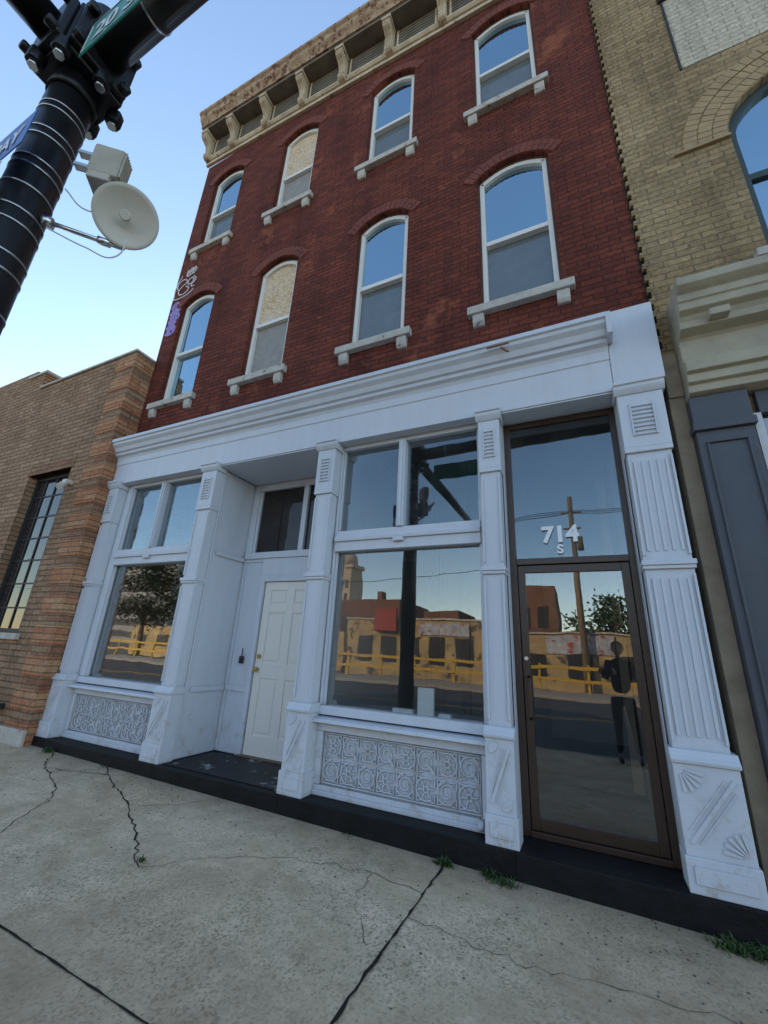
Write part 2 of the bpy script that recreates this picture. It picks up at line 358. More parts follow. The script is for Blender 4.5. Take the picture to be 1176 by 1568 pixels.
for xb in(-5.93,-5.27,-4.45,-3.62,-2.80,-1.93,-1.06,-.2,.62):
    hw=.062
    prof=[(-.06,8.98),(-.11,8.97),(-.145,9.0),(-.155,9.06),(-.13,9.12),(-.125,9.2),(-.15,9.29),(-.2,9.34),(-.255,9.37),(-.285,9.42),(-.27,9.48),(-.275,9.5),(-.275,9.575),(-.06,9.575)]
    cm.prism(prof,'x',xb-hw,xb+hw)
    for dx in(-.042,0,.042): cm.prism([(p-.014 if p<-.08 else p,z) for p,z in prof[1:11]]+[(-.08,9.48),(-.08,9.0)],'x',xb+dx-.011,xb+dx+.011)
    cm.box(xb-.08,xb+.08,-.295,-.062,9.50,9.57)
    cm.box(xb-.13,xb-.10,-.064,-.046,9.10,9.57); cm.box(xb+.10,xb+.13,-.064,-.046,9.10,9.57)
cm.done(fn=sag)
# ---- storefront
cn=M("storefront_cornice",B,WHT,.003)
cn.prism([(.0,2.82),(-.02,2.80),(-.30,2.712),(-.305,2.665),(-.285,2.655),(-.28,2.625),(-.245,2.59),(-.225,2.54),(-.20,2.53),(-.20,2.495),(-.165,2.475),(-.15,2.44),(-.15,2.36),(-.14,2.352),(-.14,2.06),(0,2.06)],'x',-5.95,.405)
cn.box(.408,.755,-.145,0,2.10,2.83)
cn.box(.40,.44,-.30,-.147,2.50,2.71)
cn.box(XL,.755,.002,.24,2.06,2.48)
cn.done()
sf=M("storefront_soffit",B,WHT); sf.box(-3.865,-2.378,-.13,.62,2.045,2.058); sf.box(-.504,.415,-.13,.11,2.045,2.058); sf.done()
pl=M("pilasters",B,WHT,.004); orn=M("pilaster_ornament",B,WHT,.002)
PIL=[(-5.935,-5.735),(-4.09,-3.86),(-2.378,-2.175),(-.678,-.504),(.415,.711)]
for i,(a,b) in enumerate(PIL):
    Y=-.15; big=(i==4); bk=.12 if i!=1 else .55
    pl.box(a+.008,b-.008,Y+.012,bk,-1.146,2.04)
    pl.box(a-.01,b+.01,Y-.03,-.02,-1.146,-.53)
    pl.box(a-.02,b+.02,Y-.045,-.02,-1.148,-.98)
    pl.prism([(-.02,-.53),(Y-.045,-.53),(Y-.05,-.51),(Y-.03,-.49),(Y-.015,-.46),(-.02,-.46)],'x',a-.018,b+.018)
    pl.box(a-.008,b+.008,Y-.018,-.02,.64,.675)
    pl.box(a-.002,b+.002,Y-.008,-.02,.615,.64)
    pl.box(a-.004,b+.004,Y-.010,-.02,1.49,1.53)
    pl.box(a-.004,b+.004,Y-.006,-.02,1.53,1.985)
    pl.prism([(-.02,1.985),(Y-.012,1.985),(Y-.03,2.01),(Y-.04,2.03),(Y-.04,2.056),(Y-.055,2.062),(Y-.055,2.09),(-.02,2.09)],'x',a-.022,b+.022)
    nfl=5 if big else 0
    ww=(b-a-.05)/max(nfl,1)
    for z0,z1 in((-.42,.58),(.71,1.45)):
        for k in range(nfl):
            x0=a+.025+k*ww+ww*.32; x1=x0+ww*.36
            orn.box(x0,x1,Y+.004,Y+.02,z0+.03,z1-.03)
        orn.box(a+.009,a+.024,Y-.002,Y+.02,z0,z1); orn.box(b-.024,b-.009,Y-.002,Y+.02,z0,z1)
    v0,v1=a+(b-a)*.27,b-(b-a)*.27; zz0,zz1=1.62,1.9
    orn.box(v0-.012,v0,Y-.018,Y,zz0,zz1); orn.box(v1,v1+.012,Y-.018,Y,zz0,zz1)
    for k in range(8):
        z=zz0+k*(zz1-zz0)/8; orn.prism([(Y-.006,z),(Y-.02,z+.006),(Y-.006,z+.028)],'x',v0,v1)
    yp=Y-.03; x0,x1=a+.015,b-.015; z0,z1=-.95,-.56
    for (fx,fz,s) in((x0,z1,-1),(x1,z0,1)):
        rr=(x1-x0)*.45
        for q in range(5):
            an=(q+.5)/5*math.pi/2; dx,dz=math.cos(an)*(1 if fx==x0 else -1),math.sin(an)*s
            orn.bar(fx+dx*rr*.25,fz+dz*rr*.25,fx+dx*rr,fz+dz*rr,.008,yp-.008,yp+.002,.022)
    orn.bar(x0+.01,z0+.03,x1-.01,z1-.03,.02,yp-.008,yp+.002)
    orn.bar(x0+.01,z0+.09,x1-.05,z1-.03,.008,yp-.006,yp+.002); orn.bar(x0+.05,z0+.03,x1-.01,z1-.09,.008,yp-.006,yp+.002)
    orn.box(x0,x1,yp-.025,yp-.013,-1.10,-1.02)
pl.done(); orn.done()
BAYS=[(-5.735,-4.09),(-2.175,-.678)]
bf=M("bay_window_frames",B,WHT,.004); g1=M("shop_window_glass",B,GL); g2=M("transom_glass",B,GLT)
panels=[]
for (a,b) in BAYS:
    ga,gb=a+.055,b-.055
    if a<-5: ga=-5.62; gb=-4.2
    if a>-5: ga=-2.15; gb=-.71
    bf.box(a,b,.01,.10,-1.146,-.61)
    bf.box(a,b,-.03,.01,-1.146,-1.075); bf.box(a,b,-.03,.01,-.675,-.612)
    bf.box(a,a+.07,-.03,.01,-1.072,-.678); bf.box(b-.07,b,-.03,.01,-1.072,-.678)
    bf.box(a,b,-.05,-.03,-1.146,-1.11)
    bf.prism([(.1,-.55),(-.02,-.56),(-.115,-.575),(-.12,-.60),(-.09,-.608),(-.05,-.612),(.1,-.612)],'x',a+.002,b-.002)
    bf.box(a,b,-.04,.09,-.548,-.478)
    bf.box(a,ga,-.02,.09,-.476,2.06); bf.box(gb,b,-.02,.09,-.476,2.06)
    bf.box(ga,gb,-.035,.09,.905,1.00); bf.prism([(.09,1.0),(-.055,1.0),(-.06,1.03),(-.03,1.06),(-.03,1.11),(.09,1.11)],'x',ga,gb)
    bf.box(ga,gb,-.02,.09,2.015,2.06)
    m0=(ga+gb)/2-.03
    bf.box(m0-.035,m0+.035,-.05,.085,1.112,2.013); bf.box(m0-.05,m0+.05,-.075,-.03,.965,1.0)
    bf.box(m0-.013,m0+.013,-.062,-.05,1.112,2.013)
    g1.box(ga,gb,.04,.046,-.478,.905); g2.box(ga,gb,.035,.04,1.11,2.015)
    for z0,z1 in((-.478,.905),(1.11,2.015)):
        bf.box(ga,ga+.018,.0,.034,z0,z1); bf.box(gb-.018,gb,.0,.034,z0,z1)
    panels.append((a+.085,b-.085,-1.06,-.69))
bf.done(); g1.done(); g2.done()
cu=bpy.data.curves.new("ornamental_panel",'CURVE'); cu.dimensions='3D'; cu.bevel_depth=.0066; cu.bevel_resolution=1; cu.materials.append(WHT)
def spl(pts):
    s=cu.splines.new('POLY'); s.points.add(len(pts)-1)
    for p,q in zip(s.points,pts): p.co=(q[0],-.001,q[1],1)
for (a,b,z0,z1) in panels:
    nx=8; cw=(b-a)/nx; ch=(z1-z0)/2
    spl([(a,z0),(b,z0),(b,z1),(a,z1),(a,z0)])
    for i in range(nx):
        for j in range(2):
            cx=a+(i+.5)*cw; cz=z0+(j+.5)*ch; sg=1 if i%2 else -1; sz=1 if j else -1; R=min(cw,ch)*.48
            if (i+j)%2==0:
                spl([(cx+sg*R*(1-t/26)*math.cos(t*.5+.6),cz+sz*R*(1-t/26)*math.sin(t*.5+.6)) for t in range(20)])
                spl([(cx+sg*R*.55+sg*R*.4*(1-t/16)*math.cos(t*.6+2),cz-sz*R*.7+R*.4*(1-t/16)*math.sin(t*.6)) for t in range(12)])
            else:
                spl([(cx+R*.26*math.cos(t*.52),cz+R*.26*math.sin(t*.52)) for t in range(13)])
                spl([(cx+sg*R*.95*math.cos(t*.42+1.2),cz+R*.95*math.sin(t*.42+1.2)) for t in range(11)])
                for q in range(6):
                    an=q*math.pi/3+.2; spl([(cx+R*.30*math.cos(an),cz+R*.30*math.sin(an)),(cx+R*.62*math.cos(an-.16),cz+R*.62*math.sin(an-.16)),(cx+R*.80*math.cos(an),cz+R*.80*math.sin(an))])
            for q in range(4):
                an=q*math.pi/2+math.pi/4; ex,ez=cx+cw*.49*math.cos(an)*1.25,cz+ch*.49*math.sin(an)*1.25
                spl([(cx+R*.9*math.cos(an-.5),cz+R*.9*math.sin(an-.5)),(ex,ez),(cx+R*.9*math.cos(an+.5),cz+R*.9*math.sin(an+.5))])
co=bpy.data.objects.new("ornamental_panel",cu); COL.objects.link(co); co.parent=B
bs=M("black_stone_base",B,BLK,.006)
bs.box(-5.95,-3.875,-.215,.10,-1.6,-1.148); bs.box(-3.875,-2.36,-.215,.52,-1.6,-1.150); bs.box(-2.36,-.51,-.215,.10,-1.6,-1.148); bs.box(-.51,.76,-.215,.08,-1.6,-1.149); bs.done()
th=M("marble_threshold",B,paint("dark_polished_threshold",(.010,.010,.011),(.03,.03,.03),4,.5,.8,bs=.1,spots=(.30,.30,.29),spth=.575,spscale=4.5,spec=.15)); th.box(-3.80,-2.42,-.14,.50,-1.149,-1.143); th.done()
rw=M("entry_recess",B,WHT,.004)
rw.box(-2.39,-2.365,-.02,.55,-1.146,2.04)
yb=.55
rw.box(-3.867,-3.50,yb,yb+.06,-1.146,1.02)
rw.box(-3.845,-3.54,yb-.015,yb,-.52,-.46); rw.box(-3.845,-3.54,yb-.015,yb,.98,1.06); rw.box(-3.866,-3.82,yb-.012,yb,-1.14,2.03)
rw.box(-3.865,-3.845,.06,.535,.98,1.03); rw.box(-3.865,-3.85,.06,.535,-.52,-.47); rw.box(-3.865,-3.85,-.02,.0,-1.14,2.03)
rw.box(-3.54,-3.47,yb-.03,yb+.06,-1.146,.80); rw.box(-2.66,-2.39,yb-.03,yb+.06,-1.146,.80)
rw.box(-3.47,-2.66,yb-.03,yb+.06,.73,.80); rw.box(-3.54,-2.39,yb-.022,yb+.06,.80,1.02)
rw.box(-3.845,-2.39,yb-.04,yb+.06,1.02,1.10)
rw.box(-3.866,-3.76,yb-.022,yb+.06,1.10,2.04); rw.box(-3.76,-2.39,yb-.022,yb+.06,1.95,2.04); rw.box(-3.04,-2.97,yb-.022,yb+.06,1.10,1.95)
rw.box(-3.76,-3.72,yb-.01,yb+.05,1.10,1.95)
rw.done()
tg=M("entry_transom_glass",B,glassmat("dark_transom_glass",.03,under=(.02,.014,.012),dirt=.04,lwf=.15)); tg.box(-3.72,-3.04,yb+.02,yb+.03,1.10,1.95); tg.box(-2.97,-2.39,yb+.02,yb+.03,1.10,1.95); tg.done()
d=M("white_panel_door",B,WHD,.004); X0,X1,Z0,Z1=-3.462,-2.668,-1.135,.725
d.box(X0,X1,yb+.012,yb+.05,Z0,Z1)
st=.10; xm=(X0+X1)/2
d.box(X0,X0+st,yb,yb+.011,Z0,Z1); d.box(X1-st,X1,yb,yb+.011,Z0,Z1); d.box(xm-.05,xm+.05,yb,yb+.011,Z0,Z1)
for a,b in((Z0,Z0+.2),(-.36,-.20),(.36,.45),(Z1-.1,Z1)):
    d.box(X0+st,xm-.05,yb,yb+.011,a,b); d.box(xm+.05,X1-st,yb,yb+.011,a,b)
for a,b in((Z0+.2,-.36),(-.20,.36),(.45,Z1-.1)):
    for p,q in((X0+st,xm-.05),(xm+.05,X1-st)): d.box(p+.03,q-.03,yb+.004,yb+.012,a+.03,b-.03)
d.done()
kn=M("door_knob",B,N("brass").bsdf((.6,.42,.15),.3,metal=1.)); kn.cyl((-3.41,yb,-.27),(-3.41,yb-.035,-.27),.012); kn.cyl((-3.41,yb-.03,-.27),(-3.41,yb-.065,-.27),.028,.022); kn.cyl((-3.41,yb,-.13),(-3.41,yb-.02,-.13),.025); kn.done()
kl=M("key_lockbox",B,STEEL,.004); kl.box(-3.67,-3.63,yb-.05,yb-.01,-.22,-.14); kl.cyl((-3.65,yb-.03,-.14),(-3.65,yb-.03,-.05),.006); kl.done()
ts=M("door_threshold_strip",B,paint("worn_wood",(.2,.13,.09),None,6,.8)); ts.box(-3.50,-2.64,yb-.05,yb+.0,-1.143,-1.13); ts.done()
gd=M("bronze_door_frame",B,BRZ,.003); y0,y1=.085,.14
gd.box(-.50,-.445,y0,y1,-1.146,2.04); gd.box(.365,.415,y0,y1,-1.146,2.04); gd.box(-.445,.365,y0,y1,1.99,2.04); gd.box(-.445,.365,y0-.01,y1,.725,.775); gd.box(-.445,.365,y0-.01,y1,-1.146,-1.11)
gd.box(-.44,-.385,y0+.01,y1-.005,-1.105,.72); gd.box(.305,.36,y0+.01,y1-.005,-1.105,.72); gd.box(-.385,.305,y0+.01,y1-.005,.66,.72); gd.box(-.385,.305,y0+.01,y1-.005,-1.105,-1.03)
gd.box(-.405,-.385,y0-.05,y0-.03,-.42,-.12); gd.box(-.405,-.385,y0-.05,y0+.01,-.42,-.40); gd.box(-.405,-.385,y0-.05,y0+.01,-.14,-.12)
gd.done()
lk=M("door_lock_cylinder",B,BAND); lk.cyl((-.41,.096,.0),(-.41,.07,.0),.014); lk.done()
gg=M("door_glass",B,GL); gg.box(-.385,.305,.11,.116,-1.03,.66); gg.done()
gg=M("door_transom_glass",B,GLT); gg.box(-.445,.365,.105,.111,.775,1.99); gg.done()
lt=M("door_reveal_lining",B,WHT); lt.box(-.504,-.498,-.02,.084,-1.146,2.043); lt.box(.409,.415,-.02,.084,-1.146,2.043); lt.done()
def text(name,body,size,loc,rot,mat,parent,ext=.001,off=.003):
    c=bpy.data.curves.new(name,'FONT'); c.body=body; c.size=size; c.extrude=ext; c.materials.append(mat); c.offset=off
    o=bpy.data.objects.new(name,c); COL.objects.link(o); o.location=loc; o.rotation_euler=rot; o.parent=parent; return o
text("address_number","714",.185,(-.235,.085,.905),(math.pi/2,0,0),WHITEP,B,off=.007)
text("address_letter","S",.10,(-.125,.085,.81),(math.pi/2,0,0),WHITEP,B,off=.004)
fp=M("apron_pipe_stub",B,WHT); fp.cyl((-.755,-.03,-1.09),(-.755,-.075,-1.09),.02); fp.cyl((-.755,-.06,-1.09),(-.755,-.06,-1.13),.018); fp.done()
it=M("shop_interior",B,INTW)
it.box(XL+.26,XR-.26,4.2,4.25,-1.2,2.4); it.box(-4.05,-3.87,.62,4.2,-1.1,2.4) ; it.box(-2.34,-2.26,.15,4.2,-1.1,2.4)
it.box(-.62,-.57,.3,4.2,-1.1,2.4)
it.done()
it=M("shop_floor",B,DARK); it.box(XL+.26,XR-.26,.66,13.6,-1.2,-1.13); it.box(-.62,.5,.145,.66,-1.2,-1.13); it.box(XL+.26,XR-.26,.25,13.6,2.5,2.6); it.done()
it=M("window_shelf",B,INTW); it.box(-5.7,-4.16,.12,.7,-.58,-.53); it.box(-2.25,-.63,.12,.8,-.58,-.53); it.done()
it=M("interior_trim",B,INTT); it.box(.40,.50,.2,1.6,-1.13,2.0); it.box(.30,.38,1.6,1.66,-1.13,2.0); it.done()
it=M("display_items",B,WHITEP,.004); it.box(-1.28,-1.14,.055,.085,-.476,-.27); it.box(-1.5,-1.32,.055,.12,-.476,-.445); it.box(-1.10,-1.0,.055,.12,-.476,-.45); it.done()
it=M("interior_column",B,DARK); it.box(-2.0,-1.9,2.5,2.6,-1.1,2.4); it.box(-1.3,-1.2,1.5,1.6,-1.1,2.4); it.done()
def squig(name,pl_,mat,w,parent,y=-.006):
    c=bpy.data.curves.new(name,'CURVE'); c.dimensions='3D'; c.bevel_depth=w; c.bevel_resolution=1; c.materials.append(mat)
    for pts in pl_:
        s=c.splines.new('BEZIER'); s.bezier_points.add(len(pts)-1)
        for p,q in zip(s.bezier_points,pts): p.co=(q[0],0,q[1]); p.handle_left_type=p.handle_right_type='AUTO'
    o=bpy.data.objects.new(name,c); COL.objects.link(o); o.scale=(1,.25,1); o.location=(0,y,0); o.parent=parent
GW=paint("graffiti_white",(.66,.62,.6),(.4,.35,.35),12,.7,.9); GP=paint("graffiti_purple",(.36,.28,.62),(.22,.12,.3),9,.7,.6)
def gs_(pts,cx,cz,s): return [(cx+x*s,cz+z*s*1.15) for x,z in pts]
squig("graffiti_tag",[gs_(p,-5.70,5.86,.27) for p in[
 [(-.6,-.3),(-.7,.2),(-.2,.4),(.1,.1),(-.3,-.1),(-.5,-.5),(.1,-.7),(.4,-.4),(.1,-.2)],
 [(.2,.2),(.5,.3),(.7,0),(.3,-.1),(.2,.2)],[(.6,.4),(.9,.1),(.6,-.3),(.9,-.4)],
 [(-.1,.6),(0,1.0),(.05,.55),(.3,1.1),(.25,.6),(.6,1.1),(.45,.65),(.8,.95)],[(-.8,-.9),(-.2,-.95),(.6,-.8),(.9,-.6)],[(-.8,-.9),(-.85,0),(-.5,.8)]]],GW,.014,B)
squig("graffiti_throwup",[gs_(p,-5.77,5.08,.155) for p in[
 [(-.8,1.6),(-.2,2.2),(.4,1.7),(-.1,1.2),(-.7,1.0),(.2,.9),(.7,1.3)],[(-.7,.5),(0,.9),(.7,.4),(.1,0),(-.6,.1),(-.1,-.4),(.6,-.2)],
 [(-.8,-.6),(-.3,-1.0),(.3,-.7),(.5,-1.3),(-.2,-1.6),(-.8,-1.4)],[(-.5,1.9),(-.5,-1.6)],[(.3,1.9),(.2,-1.2)],[(-.1,2.0),(-.2,-1.5)]]],GP,.026,B)
hk=M("cornice_hook",B,paint("rust",(.25,.09,.04),None,9,.8)); hk.cyl((-.42,-.3,2.61),(-.42,-.36,2.56),.008); hk.cyl((-.42,-.36,2.56),(-.36,-.36,2.50),.008); hk.cyl((-.55,-.315,2.63),(-.36,-.315,2.63),.008); hk.done()

# ------------------------------------------------------------ left building
L=root("tan_brick_building")
lw=M("brick_wall",L,TAN)
LX=-5.955; F=-.30
wx0,wx1,wz0,wz1=-7.97,-6.80,-.02,2.41
lw.box(wx1,LX-.0,F,.1,-1.6,4.28); lw.box(wx0,wx1,F,.1,-1.6,wz0); lw.box(wx0,wx1,F,.1,wz1,4.28); lw.box(-9.4,wx0,F,.1,-1.6,4.28)
lw.box(-10.6,-9.4,F,.1,-1.6,wz0); lw.box(-10.6,-9.4,F,.1,wz1,4.28); lw.box(-16,-10.6,F,.1,-1.6,4.28)
lw.box(-16,-8.7,F,.1,4.282,4.62); lw.box(-11.5,-9.2,F+.05,.1,4.62,4.85)
lw.box(LX-.25,LX-.003,.1,13,-1.6,4.2); lw.box(-16,-15.75,.1,13,-1.6,4.2); lw.done()
M("roof",L,ROOF).box(-15.75,LX-.25,.1,13,3.9,4.0).done()
cp=M("parapet_coping",L,STN,.006); cp.box(-8.69,LX+.01,F-.03,.13,4.282,4.32); cp.box(-9.25,-8.62,F-.035,.13,4.622,4.67); cp.done()
qa=M("quoins_light",L,QUA,.005); qb=M("quoins_dark",L,QUB,.005)
z=-1.25;i=0
while z<4.25:
    h=.225 if i%2==0 else .15
    z1=min(z+h,4.28); wdt=.48 if i%2==0 else .40
    (qa if i%2==0 else qb).box(LX-wdt,LX+.012-(.0 if i%2==0 else .007),F-.014+(.0 if i%2==0 else .008),.0,z+.003,z1-.003)
    z+=h;i+=1
qa.done();qb.done()
ln=M("window_lintel",L,QUB); 
for a,b in((wx0,wx1),(-10.6,-9.4)):
    n=16
    for k in range(n): ln.box(a-.06+(b-a+.12)*k/n+.004,a-.06+(b-a+.12)*(k+1)/n-.004,F-.01,F+.2,wz1+.0,wz1+.16)
ln.done()
wf=M("steel_window",L,STEEL)
for a,b in((wx0,wx1),(-10.6,-9.4)):
    wf.box(a,a+.05,F+.12,F+.18,wz0,wz1); wf.box(b-.05,b,F+.12,F+.18,wz0,wz1); wf.box(a+.05,b-.05,F+.12,F+.18,wz1-.06,wz1); wf.box(a+.05,b-.05,F+.12,F+.18,wz0,wz0+.06)
    for k in range(1,4): x=a+(b-a)*k/4; wf.box(x-.012,x+.012,F+.13,F+.165,wz0+.06,wz1-.06)
    for k in range(1,7): zz=wz0+(wz1-wz0)*k/7; wf.box(a+.05,b-.05,F+.135,F+.16,zz-.011,zz+.011)
wf.done()
wg=M("window_glass",L,glassmat("old_window_glass",.10,under=(.012,.012,.014),wav=.004,lwf=.3)); 
for a,b in((wx0,wx1),(-10.6,-9.4)): wg.box(a+.05,b-.05,F+.145,F+.15,wz0+.06,wz1-.06)
wg.done()
ws=M("window_sill",L,STN,.006); ws.box(wx0-.06,wx1+.06,F-.05,F+.12,wz0-.08,wz0); ws.done()
fl=M("wall_floodlight",L,PLAS,.005); fl.box(-6.72,-6.62,F-.10,F,2.09,2.15); fl.cyl((-6.67,F-.06,2.09),(-6.62,F-.16,2.0),.035,.05); fl.done()
pp=M("wall_pipe",L,STEEL); pp.cyl((-7.6,F-.06,-.88),(-6.55,F-.06,-.88),.03); pp.cyl((-6.6,F-.06,-.88),(-6.6,F+.02,-.88),.035); pp.done()
db=M("stone_footing",L,STN,.01); db.box(-16,LX+.03,F-.045,F-.0,-1.6,-1.08); db.done()

# ------------------------------------------------------------ right building
Rb=root("yellow_brick_building")
RX=.80; F=-.03; ax,ahw,asp,arise=2.35,.75,4.52,.66
aw=M("brick_wall",Rb,YEL)
def sarc(xl,xr,zs,rise,n=20):
    xc,hw=(xl+xr)/2,(xr-xl)/2; return [(xc-hw*math.cos(math.pi*i/n),zs+rise*math.sin(math.pi*i/n)) for i in range(n+1)]
a0,a1=ax-ahw,ax+ahw
aw.box(RX,a0,F,.25,1.7,10.5); aw.box(a0,a1,F,.25,1.7,3.12); aw.box(a1,8,F,.25,1.7,10.5)
aw.prism(sarc(a0,a1,asp,arise)+[(a1,10.5),(a0,10.5)],'y',F,.25)
aw.box(RX,RX+.25,.25,13,-1.6,10.5); aw.box(7.75,8,.25,13,-1.6,10.5); aw.done()
M("roof",Rb,ROOF).box(RX+.25,7.75,.25,13,10.2,10.3).done()
ra=M("arch_voussoirs",Rb,YARCH,.003)
for ring in range(3):
    n=34+4*ring; r0=.01+ring*.112; r1=r0+.105
    for i in range(n):
        t0=math.pi*(i+.04)/n; t1=math.pi*(i+.96)/n
        P=lambda r,t:(ax-(ahw+r)*math.cos(t),asp+(arise+r)*math.sin(t))
        ra.prism([P(r0,t0),P(r0,t1),P(r1,t1),P(r1,t0)],'y',F-.008-.006*(ring==2)+random.uniform(-.002,.002),F+.03)
ra.box(a0-.42,a0-.0,F-.03,F+.02,asp-.04,asp-.012)
ra.done()
wb=M("white_brick_infill",Rb,WBR); wb.box(1.42,3.3,F-.004,F+.01,5.66,6.86); wb.done()
wt=M("infill_border",Rb,STEEL); wt.box(1.40,1.418,F-.012,F+.01,5.64,6.9); wt.box(1.38,3.34,F-.03,F+.01,6.865,6.96); wt.done()
wf=M("arched_window_frame",Rb,paint("dark_green_frame",(.05,.07,.07),None,4,.5),.003)
o1=sarc(a0,a1,asp,arise); i1=sarc(a0+.07,a1-.07,asp,arise-.07)
wf.prism(o1+i1[::-1],'y',.04,.14); wf.box(a0,a0+.07,.04,.14,3.2,asp); wf.box(a1-.07,a1,.04,.14,3.2,asp); wf.box(a0+.07,a1-.07,.05,.13,4.0,4.07); wf.box(a0+.07,a1-.07,.04,.14,3.12,3.2); wf.box(ax-.03,ax+.03,.05,.13,3.2,4.0)
wf.done()
gq=M("arched_window_glass",Rb,GU); gq.prism([(a0+.07,3.2)]+i1+[(a1-.07,3.2)],'y',.08,.09); gq.done()
ss=M("window_sill",Rb,STN,.008); ss.box(a0-.1,a1+.1,F-.07,.1,3.04,3.118); ss.done()
sc_=M("shop_cornice",Rb,SGRN,.006)
sc_.prism([(.1,2.80),(-.40,2.745),(-.42,2.735),(-.42,2.67),(-.39,2.645),(-.36,2.625),(-.36,2.57),(-.345,2.56),(-.345,2.50),(-.30,2.475),(-.28,2.44),(-.28,2.385),(-.20,2.36),(-.18,2.34),(-.18,2.16),(-.23,2.13),(-.23,2.05),(-.19,2.04),(-.20,2.03),(-.20,1.97),(-.165,1.96),(-.17,1.95),(-.17,1.90),(-.10,1.88),(.1,1.88)],'x',.87,8)
for k in range(7): sc_.box(1.04+k*.95,1.16+k*.95,-.35,-.20,2.40,2.46)
sc_.done()
rp=M("grey_shopfront",Rb,GREY,.005)
rp.box(.87,1.20,-.12,.05,-1.0,1.60); rp.box(.855,1.215,-.15,.05,1.60,1.66); rp.box(.865,1.205,-.135,.05,1.66,1.878); rp.box(.85,1.22,-.16,.05,-1.35,-.95)
for a,b,c,d_ in((.915,1.155,-.85,-.835),(.915,1.155,1.50,1.515),(.915,.93,-.835,1.50),(1.14,1.155,-.835,1.50)): rp.box(a,b,-.138,-.12,c,d_)
rp.box(1.26,8,-.10,.05,-1.35,-.6); rp.box(1.26,8,-.08,.05,1.70,1.878)
for k in range(4): rp.box(2.6+k*1.7,2.75+k*1.7,-.09,.05,-.6,1.7)
rp.done()
sv=M("silver_door_frame",Rb,SILV); sv.box(1.215,1.262,-.09,.05,-1.3,1.70); sv.done()
rg=M("shop_glass_pane",Rb,glassmat("dark_shop_glass",.2,under=(.02,.02,.02))); rg.box(1.262,7.9,-.03,-.02,-.6,1.7); rg.done()
bt=M("beige_party_wall",Rb,BEI,.004); bt.box(.768,.868,-.045,.2,-1.5,1.95); bt.box(.768,.868,-.06,.2,1.95,2.35); bt.done()
tj=M("toothed_party_joint",Rb,YEL,.004)
z=2.36;i=0
while z<10.3:
    if i%2==0: tj.box(.772,.80,-.040,.02,z,z+.06)
    z+=.066;i+=1
tj.done()
dk=M("party_gap",Rb,BLK); dk.box(.766,.799,.0,.2,2.351,10.4); dk.done()

# ------------------------------------------------------------ traffic pole
T=root("traffic_signal_pole")
px,py=-2.53,-2.845
po=M("shaft",T,POLE); po.cyl((px,py,-1.35),(px,py,3.9),.124,.108,40); po.cyl((px,py,-1.35),(px,py,-1.05),.2,.17,32); po.cyl((px,py,3.05),(px,py,3.14),.124,.124,40)
az=3.40
po.cyl((px,py,az),(px+3.6,py,az+.06),.105,.085,32)
po.cyl((px-.0,py-.0,az),(px,py-6.5,az+.1),.10,.075,32)
po.done()
cl=M("arm_clamp",T,POLE,.012)
cl.box(px-.17,px+.17,py-.17,py+.17,3.2,3.6)
cl.box(px+.17,px+.215,py-.16,py+.16,3.22,3.58)
cl.box(px-.16,px+.16,py-.215,py-.17,3.22,3.58)
for (bx,by) in((px+.24,py-.13),(px+.24,py+.13),(px-.13,py-.24),(px+.13,py-.24)):
    for bz in(3.26,3.54): cl.cyl((bx-.05 if bx>px+.2 else bx,by+.05 if by<py-.2 else by,bz),(bx+.02 if bx>px+.2 else bx,by-.02 if by<py-.2 else by,bz),.035,.035,6)
for ang in range(0,360,60):
    a=math.radians(ang+10); cl.cyl((px+.2*math.cos(a),py+.2*math.sin(a),3.14),(px+.2*math.cos(a),py+.2*math.sin(a),3.24),.05,.05,6)
cl.done()
bo=M("clamp_bolts",T,BAND)
for ang in range(0,360,60):
    a=math.radians(ang+10); bo.cyl((px+.2*math.cos(a),py+.2*math.sin(a),3.115),(px+.2*math.cos(a),py+.2*math.sin(a),3.139),.028,.028,6)
bo.done()
bd=M("strap_bands",T,BAND)
for z in(2.88,2.83,2.66,2.60,2.42,2.36,2.22,2.06,1.97,1.78,1.68,1.45):
    r=.124-(z+1.35)/5.25*.016+.003; bd.cyl((px,py,z),(px,py,z+.012),r,r,40)
for xx in(-1.9,-1.35): bd.cyl((xx,py,az+.01),(xx+.015,py,az+.01),.107,.107,32)
bd.done()
gsn=root("street_name_sign")
sg=M("panel",gsn,GRN,.004); sg.box(-2.17,-1.15,-2.975,-2.968,2.93,3.22); sg.done()
sgb=M("border",gsn,WSG); 
for a,b,c,d_ in((-2.155,-1.165,2.945,2.952),(-2.155,-1.165,3.198,3.205),(-2.155,-2.148,2.952,3.198)): sgb.box(a,b,-2.978,-2.975,c,d_)
sgb.done()
text("lettering","20 ST",.2,(-2.08,-2.978,2.99),(math.pi/2,0,0),WSG,gsn)
b2=root("parking_sign")
sg=M("panel",b2,BLU,.004); sg.box(-2.95,-2.27,-3.0,-2.995,2.27,2.53); sg.done()
text("lettering","PAY",.16,(-2.62,-3.003,2.33),(math.pi/2,0,0),WSG,b2)
sg=M("lower_panel",b2,WSG,.004); sg.box(-2.95,-2.45,-3.0,-2.995,2.0,2.26); sg.done()
Ds=root("antenna_dish")
c=Vector((-2.13,-2.545,2.25)); nrm=Vector((.62,-.50,-.50)).normalized(); q=nrm.to_track_quat('Z','Y'); R=.165
ds=M("reflector",Ds,PLAS); rings=[]
for k in range(9):
    r=R*k/8; zz=.035*(k/8)**2
    rings.append([ds.bm.verts.new(c+q@Vector((r*math.cos(a),r*math.sin(a),zz))) for a in [2*math.pi*i/48 for i in range(48)]] if k else [ds.bm.verts.new(c)])
